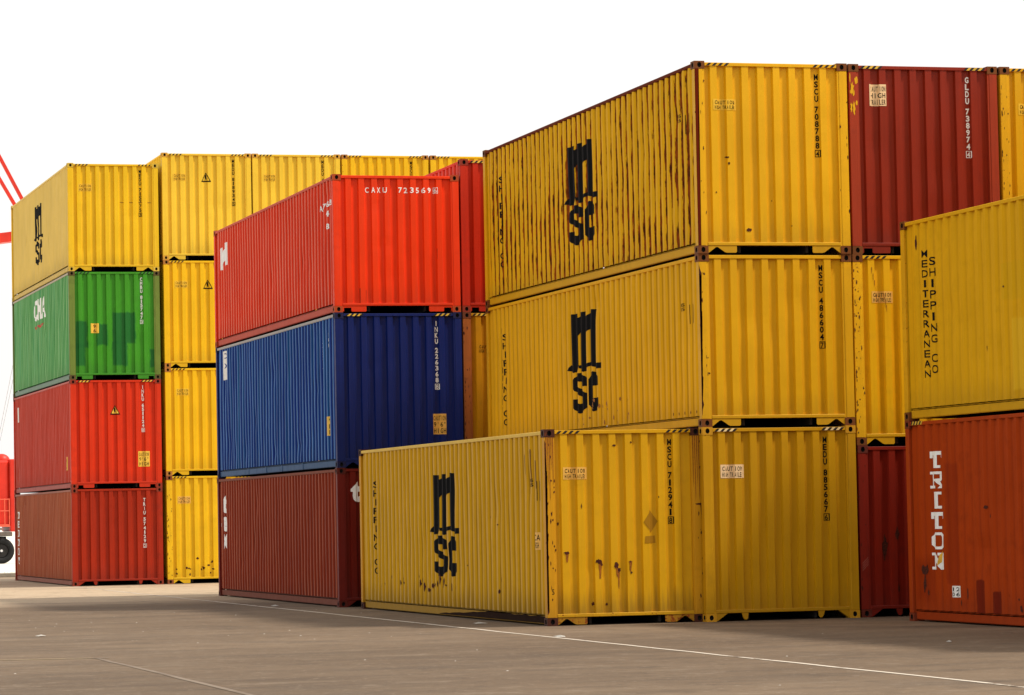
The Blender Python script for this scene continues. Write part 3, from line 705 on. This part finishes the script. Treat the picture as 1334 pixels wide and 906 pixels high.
for j, yy in enumerate((1.25, .95, .62, .40)):
    for i in range(7 if j < 2 else 3): put_glyph(bm, r.choice('4250719'), -.05, H2-.42-i*.10, .10, .075, mir=yy)
add_print(m2, 'side_mark', bm, 'side', WHITE)
sticker(m2, -.14, .14, .62, .98, ['9', 'F', 'H'], STICKY, BLACK, 'side', 'caution_sticker', mir=.72)
NX = MX+W+.035
n1 = C((NX, MY, 0), H2, 'notch', S_Yb, 'yellow container at the foot of the second middle column, hidden from view')
n2 = C((NX, MY, H1), H2, 'notch', S_N2, 'brownish yellow container in the dark gap right of the blue one')
n3 = C((NX, MY, H1+H2), H2, 'square', S_N3, 'scarlet container with corner stripes peeking out right of the bright red one')
n1.scale = (1, 1, H1/H2)
stripes(n3, 'r'); stripes(n2, 'r'); sticker(n2, .29, .66, H2-.78, H2-.60, ['CAUTION', 'HIGH TRAILER'], None)
post_rust(n2, 30, 31, H2)
add_print(m3, 'scratch', poly_bm([run_poly(.16, .95, .012, .12, 1), run_poly(2.0, 1.2, .01, .2, 2), run_poly(.5, .45, .02, .3, 3), run_poly(.62, .42, .02, .28, 4)]), 'end', paint('red_scuff', (.45, .03, .006), .1))

# ---- far left stack
LX, LY = -3.567, 41.366
l1 = C((LX, LY, 0), H1, 'gusset', S_L1, 'brownish red container at the bottom of the far left stack')
l2 = C((LX, LY, H1), H2, 'square', S_L2, 'faded red container with a yellow warning triangle, under the green one')
l3 = C((LX, LY, H1+H2), H2, 'square', S_L3, 'green container with darker repainted patches on its end')
l4 = C((LX, LY, H1+2*H2), H2, 'notch', S_L4, 'pale yellow container on top of the green one at far left')
stripes(l2, 'r'); stripes(l3, 'y'); stripes(l4, 'y')
number(l1, 'TRIU 574129', '2', WHITE, top=H1-.28, pitch=.115); number(l2, 'INKU 651124', '8', WHITE, pitch=.108, x=1.95); number(l3, 'CMBU 815747', '3', WHITE, pitch=.108, x=1.95); number(l4, 'MEDU 715775', '3', BLACK)
company_mark(l4)
sticker(l4, .29, .66, H2-.76, H2-.55, ['CAUTION', 'HIGH TRAILER'], YSTK); sticker(l2, 1.80, 2.11, .56, .97, ['CAUTION', "9'6\"", 'HIGH'], STICKY); sticker(l3, .575, .79, 1.24, 1.50, ['9', '6'], STICKY)
def tri(cx, cz, a, mat, ink, o, fill=True):
    P = [(cx-a/2, cz-a*.45), (cx+a/2, cz-a*.45), (cx, cz+a*.5)]; q = [(cx+(x-cx)*.72, cz-.02*a+(z-cz+.02*a)*.72) for x, z in P]
    ring = [[P[i], P[(i+1) % 3], q[(i+1) % 3], q[i]] for i in range(3)]
    s = o
    if fill: s = add_print(o, 'warning_triangle', poly_bm([q]), 'end', mat, .0024)
    add_print(s, 'warning_triangle_rim' if fill else 'warning_triangle', poly_bm(ring), 'end', ink, .0028)
    add_print(s, 'warning_sign_mark', poly_bm([[(cx-.012, cz-.06), (cx+.02, cz-.06), (cx-.005, cz+.05), (cx+.012, cz+.05), (cx-.02, cz+.09), (cx-.028, cz+.0)]]), 'end', ink, .0036)
tri(1.195, H2-.82, .27, STICKY, BLACK, l2)
bm = bmesh.new()
for i, ch in enumerate('CMA'): put_glyph(bm, ch, -1.2+i*.85, 1.98, .70, .60, mir=6.10, bold=.03, slant=.15)
add_print(l3, 'company_lettering', bm, 'side', WHITE)
bm = bmesh.new()
for i in range(5): put_glyph(bm, 'w', -.9+i*.36, 1.74, .34, .10, mir=6.10, bold=.03)
add_print(l3, 'company_lettering', bm, 'side', plain('red_print', (.6, .03, .02), .5))
add_print(l2, 'side_plate', poly_bm([rectp(11.05, 11.30, H2-.78, H2-.34)]), 'side', WHITE_Y)
sticker(l2, -.1, .1, .50, .86, ['9', '6'], STICKY, BLACK, 'side', 'caution_sticker', mir=.88)
slab_words(l1, 'TRITON', 11.30, 2.05, .27, .42, .20, WHITE)
add_print(l4, 'crease_shade', poly_bm([[(1.40+.25*k, 1.86), (1.50+.25*k, 1.85), (1.505+.25*k, 1.835), (1.41+.25*k, 1.84)] for k in range(4)]), 'end', paint('crease_shade_brown', (.30, .15, .01), .1))  # shading of the dent creases, drawn as flat brown strips

# ---- far yellow columns
order = ['leftmost', 'second', 'third', 'fourth']; lv = ['ground level', 'second level', 'third level', 'top level']
LZX = (-1.0226, 1.452, 3.935, 6.43)
for i, X in enumerate(LZX):
    for k in range(4):
        mats = [S_Yc, S_Yb, S_Yb, S_Ya][k] if i == 0 else ([S_Yb, S_Yb, S_Ya, S_Ya][k] if i == 1 else S_Yb)
        if i == 0: lab = ['yellow container on the ground, rusty along its foot, right of the far left stack',
                          'yellow container one up from the ground, right of the faded red one',
                          'yellow container with a warning triangle, right of the green one',
                          'light yellow container with a warning triangle, highest one beside the far left stack'][k]
        else: lab = 'yellow container at %s, %s of the far yellow columns' % (lv[k], order[i])
        o = C((X, LY+.012, k*H2), H2, 'notch', mats, lab, (rnd.uniform(-.012, .012)*(k < 3), 0))
        if k == 3 or i == 0:
            stripes(o, 'y')
            if k == 3:
                number(o, ['MEDU 818934', 'MEDU 412096', 'MSCU 538217', 'MEDU 630142'][i], ['5', '8', '3', '0'][i], BLACK)
            sticker(o, .30, .66, H2-.75, H2-.56, ['CAUTION', 'HIGH TRAILER'], YSTK if k > 0 else STICK)
            if i == 0 and k >= 2: tri(1.205, H2-.66, .27, None, BLACK, o, fill=False)
        if i == 0 and k == 0:
            r = random.Random(2)
            add_print(o, 'rust_patch', poly_bm([blotch(r.uniform(.2, 2.2), abs(r.gauss(0, .25))+.2, r.uniform(.02, .05), r.uniform(.02, .05), 10, .5, i2) for i2 in range(26)]), 'end', RUSTD)
            post_rust(o, 40, 55, H2)
        if i >= 2 and k == 3: post_rust(o, 10, 60+i, H2)

# ------------------------------------------------------------------ ground
t = NT('asphalt'); g = t.n('ShaderNodeNewGeometry').outputs['Position']
n1_ = t.noise(t.mapv(g, (.05, .16, 1)), 1, 6, .6); n2_ = t.noise(t.mapv(g, (.25, .9, 1)), 1, 7, .65); n3_ = t.noise(g, 7, 8, .7); n4_ = t.noise(g, 55, 4, .7)
b = t.mix(t.ramp(n1_, .3, .7), (.110, .074, .046), (.182, .127, .081))
b = t.mix(t.math('MULTIPLY', t.ramp(n2_, .46, .68), .55), b, (.075, .054, .038))
b = t.mix(t.math('MULTIPLY', t.ramp(n2_, .44, .30), .45), b, (.215, .165, .115))
# pale, dusted surface in the lane between the bays
sep = t.n('ShaderNodeSeparateXYZ'); t.l(g, sep.inputs[0])
yy = t.math('ADD', sep.outputs[1], t.math('MULTIPLY', n1_, 3))
dust = t.math('MULTIPLY', t.ramp(yy, 19, 27), t.ramp(yy, 64, 56))
b = t.mix(t.math('MULTIPLY', dust, .9), b, (.45, .345, .235))
b = t.mix(t.math('MULTIPLY', t.ramp(t.noise(t.mapv(g, (.12, .5, 1), (5, 3, 0)), 1, 5, .6), .55, .75), .4), b, (.075, .050, .032))
# curved tyre tracks
wv = t.n('ShaderNodeTexWave'); wv.wave_type = 'RINGS'; wv.rings_direction = 'Z'; t.l(t.mapv(g, (1, 1, 0), (26, 30, 0)), wv.inputs['Vector'])
wv.inputs['Scale'].default_value = .12; wv.inputs['Distortion'].default_value = 3; wv.inputs['Detail'].default_value = 4
b = t.mix(t.math('MULTIPLY', t.ramp(wv.outputs[1], .70, .98), t.math('MULTIPLY', t.ramp(n1_, .42, .62), .38)), b, (.085, .064, .048))
vo = t.n('ShaderNodeTexVoronoi'); vo.feature = 'DISTANCE_TO_EDGE'; t.l(t.mapv(g, (.22, .22, 1)), vo.inputs['Vector']); vo.inputs['Scale'].default_value = 1
crk = t.math('MULTIPLY', t.ramp(t.math('ADD', vo.outputs[0], t.math('MULTIPLY', n3_, .02)), .016, .010), t.ramp(n1_, .5, .6))
b = t.mix(t.math('MULTIPLY', crk, .7), b, (.05, .04, .03))
n5_ = t.noise(g, 1.3, 8, .75); n6_ = t.noise(t.mapv(g, (.35, 2.2, 1)), 1, 7, .75)
b = t.mix(t.math('MULTIPLY', t.ramp(n5_, .50, .66), .38), b, (.060, .042, .030))
b = t.mix(t.math('MULTIPLY', t.ramp(n5_, .46, .32), .40), b, (.24, .185, .135))
b = t.mix(t.math('MULTIPLY', t.ramp(n6_, .66, .71), .75), b, (.045, .028, .018))
b = t.mix(t.math('MULTIPLY', t.ramp(n3_, .56, .70), .60), b, (.30, .24, .18))
b = t.mix(t.math('MULTIPLY', t.ramp(n3_, .44, .30), .65), b, (.045, .032, .023))
b = t.mix(t.math('MULTIPLY', t.ramp(n4_, .60, .70), .22), b, (.36, .31, .25))
t.l(b, t.p.inputs['Base Color']); t.p.inputs['Roughness'].default_value = .85; t.p.inputs['Specular IOR Level'].default_value = .25
bp = t.n('ShaderNodeBump'); bp.inputs['Strength'].default_value = .5; bp.inputs['Distance'].default_value = .02
t.l(t.math('ADD', n3_, t.math('MULTIPLY', n4_, .6)), bp.inputs['Height']); t.l(bp.outputs[0], t.p.inputs['Normal'])
ASPH = t.m
def flat(name, pts, mat, z, kind='structure'):
    me = bpy.data.meshes.new(name); me.from_pydata([(x, y, z) for x, y in pts], [], [tuple(range(len(pts)))]); me.update()
    o = link(name, me, mat); o['kind'] = kind; return o
flat('ground', [(-5000, -5000), (5000, -5000), (5000, 5000), (-5000, 5000)], ASPH, 0)
conc = NT('pale_concrete'); gc = conc.n('ShaderNodeNewGeometry').outputs['Position']
conc.l(conc.mix(conc.ramp(conc.noise(gc, .3, 6), .3, .7), (.62, .57, .48), (.78, .74, .66)), conc.p.inputs['Base Color']); conc.p.inputs['Roughness'].default_value = .8
flat('concrete_apron', [(-400, 65), (400, 65), (400, 1500), (-400, 1500)], conc.m, .004)
# painted lines
def line_mat(nm, c, lo):
    t = NT(nm); g = t.n('ShaderNodeNewGeometry').outputs['Position']
    a = t.noise(g, 6, 8, .7); c2 = t.noise(g, .55, 3)
    b = t.mix(t.ramp(t.math('ADD', t.math('MULTIPLY', a, .5), t.math('MULTIPLY', c2, .5)), lo, lo+.07), c, (.135, .094, .061))
    t.l(b, t.p.inputs['Base Color']); t.p.inputs['Roughness'].default_value = .75; return t.m
def strip(name, x, y0, y1, wd, mat, sd):
    r = random.Random(sd); n = int((y1-y0)/1.2); Lp, Rp = [], []
    for i in range(n+1):
        y = y0+(y1-y0)*i/n; j = r.uniform(-.018, .018); Lp.append((x-wd/2+j, y)); Rp.append((x+wd/2+j+r.uniform(-.01, .01), y))
    flat(name, Lp[::-1]+Rp[:], mat, .004)
strip('lane_line', -3.60, -45, 40.9, .07, line_mat('white_line_paint', (.52, .455, .375), .53), 1)
strip('lane_line', -10.05, -45, -6.5, .07, line_mat('faint_line_paint', (.175, .13, .09), .49), 2)
flat('lane_line', [(-12.1, -6.1), (-9.9, -6.6), (-9.9, -6.45), (-12.1, -5.95)], line_mat('faint_yellow_paint', (.25, .18, .09), .46), .004)
# grass verge and kerb far behind, left of the stacks
ker = bmesh.new(); box(ker, -60, -3.8, 61.2, 61.5, 0, .12, .01); box(ker, -3.79, 40, 61.2, 61.5, 0, .12, .01)
k_ = link('kerb', mesh('kerb', ker), plain('kerb_stone', (.35, .31, .25), .8)); k_['kind'] = 'structure'
bm = bmesh.new(); r = random.Random(4)
for i in range(5200):
    x, y = r.uniform(-14, 3), r.uniform(61.55, 62.6); h = r.uniform(.05, .16); a = r.uniform(0, 6.28); dx, dy = .02*math.cos(a), .02*math.sin(a)
    bm.faces.new([bm.verts.new((x-dx, y-dy, 0)), bm.verts.new((x+dx, y+dy, 0)), bm.verts.new((x+r.uniform(-.04, .04), y+r.uniform(-.04, .04), h))])
gr = link('grass', mesh('grass', bm), plain('verge_grass', (.16, .19, .04), .8, .5, 3)); gr['kind'] = 'stuff'; gr['label'] = 'narrow strip of short grass behind the kerb at far left'
# grit, stones and scraps on the asphalt
bm = bmesh.new(); r = random.Random(9)
for i in range(55):
    d = r.uniform(0, 1)**.6; y = -26+d*40; x = r.uniform(-12, 2 if y < -2.2 else -3.0)
    if x > 1.9 and y > -15: continue
    s = r.uniform(.006, .02); hh = s*r.uniform(.3, .7)
    vs = [bm.verts.new((x+s*math.cos(a)*r.uniform(.6, 1.2), y+s*math.sin(a)*r.uniform(.6, 1.2), 0.0)) for a in (0, 1.25, 2.5, 3.8, 5)]
    tp = bm.verts.new((x, y, hh))
    for k in range(5): bm.faces.new([vs[k], vs[(k+1) % 5], tp])
gt = link('loose_stones', mesh('loose_stones', bm), plain('pale_stone', (.55, .50, .43), .8, .5, 2)); gt['kind'] = 'stuff'; gt['label'] = 'scattered pale stones and grit on the asphalt'
PAP = plain('crumpled_paper', (.75, .73, .68), .7)
for i, (x, y, s, lab) in enumerate(((-2.95, 2.05, .16, 'flat pale scrap lying beside the long side of the lone yellow container'), (-3.5, -4.2, .12, 'white scrap on the painted line before the lone yellow container'),
                                    (-3.35, 15.6, .10, 'white crumpled paper on the ground by the oxide red container'), (-.2, -9.6, .05, 'tiny white scrap on the shaded asphalt at right'), (-9.6, 2.0, .10, 'crumpled white scrap on open asphalt at left'))):
    bm = bmesh.new(); r = random.Random(i); n = 9
    rim = [bm.verts.new((s*math.cos(2*math.pi*k/n)*r.uniform(.5, 1), s*.8*math.sin(2*math.pi*k/n)*r.uniform(.5, 1), r.uniform(.004, .018))) for k in range(n)]
    c = bm.verts.new((0, 0, .03)); 
    for k in range(n): bm.faces.new([rim[k], rim[(k+1) % n], c])
    bmesh.ops.solidify(bm, geom=bm.faces[:], thickness=.002)
    q = link('litter', mesh('litter', bm), PAP); q.location = (x, y, .001); q['label'] = lab; q['category'] = 'litter'; q['group'] = 'scraps lying on the asphalt'

# ------------------------------------------------------------------ red crane far behind at left
def at(u, v, Y):
    d = FW+RT*((u-667)/FPX)-UP*((v-453)/FPX); k = (Y-CAM.y)/d.y; return CAM+d*k
RED = plain('crane_red', (.62, .028, .012), .45, .2, 1)
GREYR = plain('rope_grey', (.55, .55, .55), .6)
DARK = plain('tyre_rubber', (.012, .012, .012), .8, .4, 20)
YC = 200
base = at(-130, 690, YC); base.z = 0
cr = empty('harbour_crane', base, 'red harbour crane far behind the stacks at left, only boom and two stays in view', 'crane')
def loc_(p): return p-base
def beam(bm, a, b, w_, h_):
    a, b = Vector(a), Vector(b); d = (b-a).normalized(); s = d.cross(Vector((0, 1, 0))).normalized(); q = Vector((0, 1, 0))
    vs = [[bm.verts.new(p+s*(h_/2)*i+q*(w_/2)*j) for i, j in ((-1, -1), (1, -1), (1, 1), (-1, 1))] for p in (a, b)]
    for k in range(4): bm.faces.new([vs[0][k], vs[0][(k+1) % 4], vs[1][(k+1) % 4], vs[1][k]])
    bm.faces.new(vs[0][::-1]); bm.faces.new(vs[1])
def part_beam(n, a, b, w_, h_, m=RED):
    bm = bmesh.new(); beam(bm, a, b, w_, h_); return link(n, mesh(n, bm), m, cr)
bl_ = loc_(at(-330, 352, YC)); br_ = loc_(at(62, 303.5, YC))
part_beam('boom', bl_, br_, 1.6, .72)
apex = loc_(at(-130, -38, YC)); low_apex = loc_(at(-130, 14, YC))
part_beam('mast', Vector((0, 0, 0)), apex, 1.0, 1.1)
part_beam('stay', apex, loc_(at(56, 311, YC)), .25, .25); part_beam('stay', low_apex, loc_(at(45, 311, YC)), .25, .25)
part_beam('stay', apex, loc_(at(-325, 350, YC)), .25, .25)
for s in (-4, 4):
    part_beam('leg', Vector((s, -6, 0)), Vector((s*.3, -1, 20)), .9, .9); part_beam('leg', Vector((s, 6, 0)), Vector((s*.3, 1, 20)), .9, .9)
part_beam('portal_beam', Vector((-4, 0, 6)), Vector((4, 0, 6)), 1.0, 1.0)
for a, b in (((24, 440), (-6, 592)), ((24, 462), (0, 575))):
    bm = bmesh.new(); tube(bm, loc_(at(a[0], a[1], YC)), loc_(at(b[0], b[1], YC)), .022, 5); link('rope', mesh('rope', bm), GREYR, cr)

# ------------------------------------------------------------------ red reach stacker whose tail shows beside the far left stack
YM = 100
edge = at(17.6, 700, YM).x
rs = empty('reach_stacker', (edge, YM, 0), 'red yard machine with black tyres and railing at the left edge behind the stacks', 'reach stacker')
def zz(v): return at(10, v, YM).z-at(10, 732.5, YM).z
z0, zt, zb = zz(691), zz(597), zz(684)
bm = bmesh.new(); box(bm, -.24, 0, -.9, 2.2, z0, zt, .04); link('rear_panel', mesh('rear_panel', bm), RED, rs)
bm = bmesh.new(); box(bm, -5.5, -.245, -.8, 2.1, zb, zt-.04, .10); link('body', mesh('body', bm), RED, rs)
bm = bmesh.new()
bmesh.ops.create_uvsphere(bm, u_segments=20, v_segments=10, radius=.34); 
for v in bm.verts: v.co = Vector((v.co.x*1.1-.48, v.co.y, v.co.z+zt-.08))
link('exhaust_cover', mesh('exhaust_cover', bm, True), RED, rs)
bm = bmesh.new(); box(bm, -6.6, -.12, -.6, 1.9, zz(697), z0-.01, .02); link('chassis', mesh('chassis', bm), plain('chassis_grey', (.22, .20, .17), .6), rs)
bm = bmesh.new(); box(bm, -5.4, -.35, -.3, 1.6, zz(712), zz(697)-.01, .02); link('underside_shade', mesh('underside_shade', bm), DARK, rs)  # dark box added to stand for shade below the chassis
bm = bmesh.new()
for zq in (zz(649), zz(664), zz(682)): tube(bm, (-3.2, -1.05, zq), (-.30, -1.05, zq), .022, 6)
for xq in (-.30, -.50, -1.2, -1.9, -2.6, -3.2): tube(bm, (xq, -1.05, zz(683)), (xq, -1.05, zz(648)), .022, 6)
box(bm, -3.2, -.28, -1.08, -.82, zz(684.5), zz(682.5)); link('railing', mesh('railing', bm), plain('rail_red', (.75, .12, .06), .5), rs)
def wheel(x, y, rr=.57):
    bm = bmesh.new(); wheel_ring(bm, (0, 0, 0), rr*.55, rr, .42)
    for v in bm.verts: v.co = Vector((x+v.co.y, y+v.co.x, rr+v.co.z))
    tw = link('tyre', mesh('tyre', bm, True), DARK, rs)
    bm = bmesh.new(); wheel_ring(bm, (0, 0, 0), rr*.12, rr*.545, .30); 
    for v in bm.verts: v.co = Vector((x+v.co.y, y+v.co.x, rr+v.co.z))
    link('rim', mesh('rim', bm), plain('rim_grey', (.018, .016, .015), .6), tw)
    bm = bmesh.new(); tube(bm, (x, y-.24, rr), (x, y-.16, rr), rr*.10, 10); link('hub_cap', mesh('hub_cap', bm), plain('hub_white', (.7, .7, .7), .4), tw)
for x in (-.62, -5.6):
    for y in (-.55, 1.75): wheel(x, y)
bm = bmesh.new(); box(bm, -4.4, -2.9, -.7, .9, zt-.05, zt+1.6, .08); link('cab', mesh('cab', bm), RED, rs)
bm = bmesh.new(); box(bm, -4.25, -3.05, -.708, -.69, zt+.6, zt+1.45, .003); link('cab_window', mesh('cab_window', bm), plain('dark_glass', (.02, .03, .04), .1), rs)
bm = bmesh.new(); beam(bm, Vector((-3.2, 1.3, zt+.1)), Vector((-12.5, 1.3, zt+4.2)), .8, .8); link('lifting_boom', mesh('lifting_boom', bm), RED, rs)
# every wall is bowed and dented in its own way; the print on it follows
from mathutils import noise as mn
roots = [o for o in bpy.data.objects if o.name.startswith('shipping_container')]
for o in roots:
    for ch in o.children:
        if ch.name.startswith('end_wall'): WARP.append((o, ch, 'end'))
        elif ch.name.startswith('side_wall') and min(v.co.x for v in ch.data.vertices) < .1: WARP.append((o, ch, 'side'))
DENT = {}
for i, o in enumerate(roots):
    r = random.Random(900+i)
    DENT[o.name] = (r.uniform(0, 50), {'end': [(r.uniform(.3, 2.1), r.uniform(.4, 2.2), r.uniform(.006, .017), r.uniform(.13, .22), r.uniform(.14, .26)) for _ in range(r.randint(2, 5))],
                                       'side': [(r.uniform(.5, 11.6), r.uniform(.35, 2.3), r.uniform(.008, .024), r.uniform(.12, .35), r.uniform(.12, .30)) for _ in range(r.randint(5, 11))]})
def bow(seed, dents, s, z, H, Ls):
    edge = min(1, (z-.16)/.25, (H-.05-z)/.25, (s-.15)/.2, (Ls-.15-s)/.2); edge = max(0, edge)
    f = .010*mn.noise(Vector((s*.9, z*.8, seed)))+.006*mn.noise(Vector((s*2.2, z*1.6, seed+9)))
    for a, b, dp, ws, wz in dents:
        q = ((s-a)/ws)**2+((z-b)/wz)**2
        if q < 9: f += dp*math.exp(-q)
    return f*edge
for root, q, where in WARP:
    if q.data.users > 1: q.data = q.data.copy()
    seed, D = DENT[root.name]; H = root['H']
    for v in q.data.vertices:
        if where == 'end': v.co.y += .55*bow(seed, D['end'], v.co.x, v.co.z, H, W)
        else: v.co.x += bow(seed+20, D['side'], v.co.y, v.co.z, H, L)
for o in list(bpy.data.objects):
    if 'H' in o.keys(): del o['H']
bpy.context.view_layer.update()
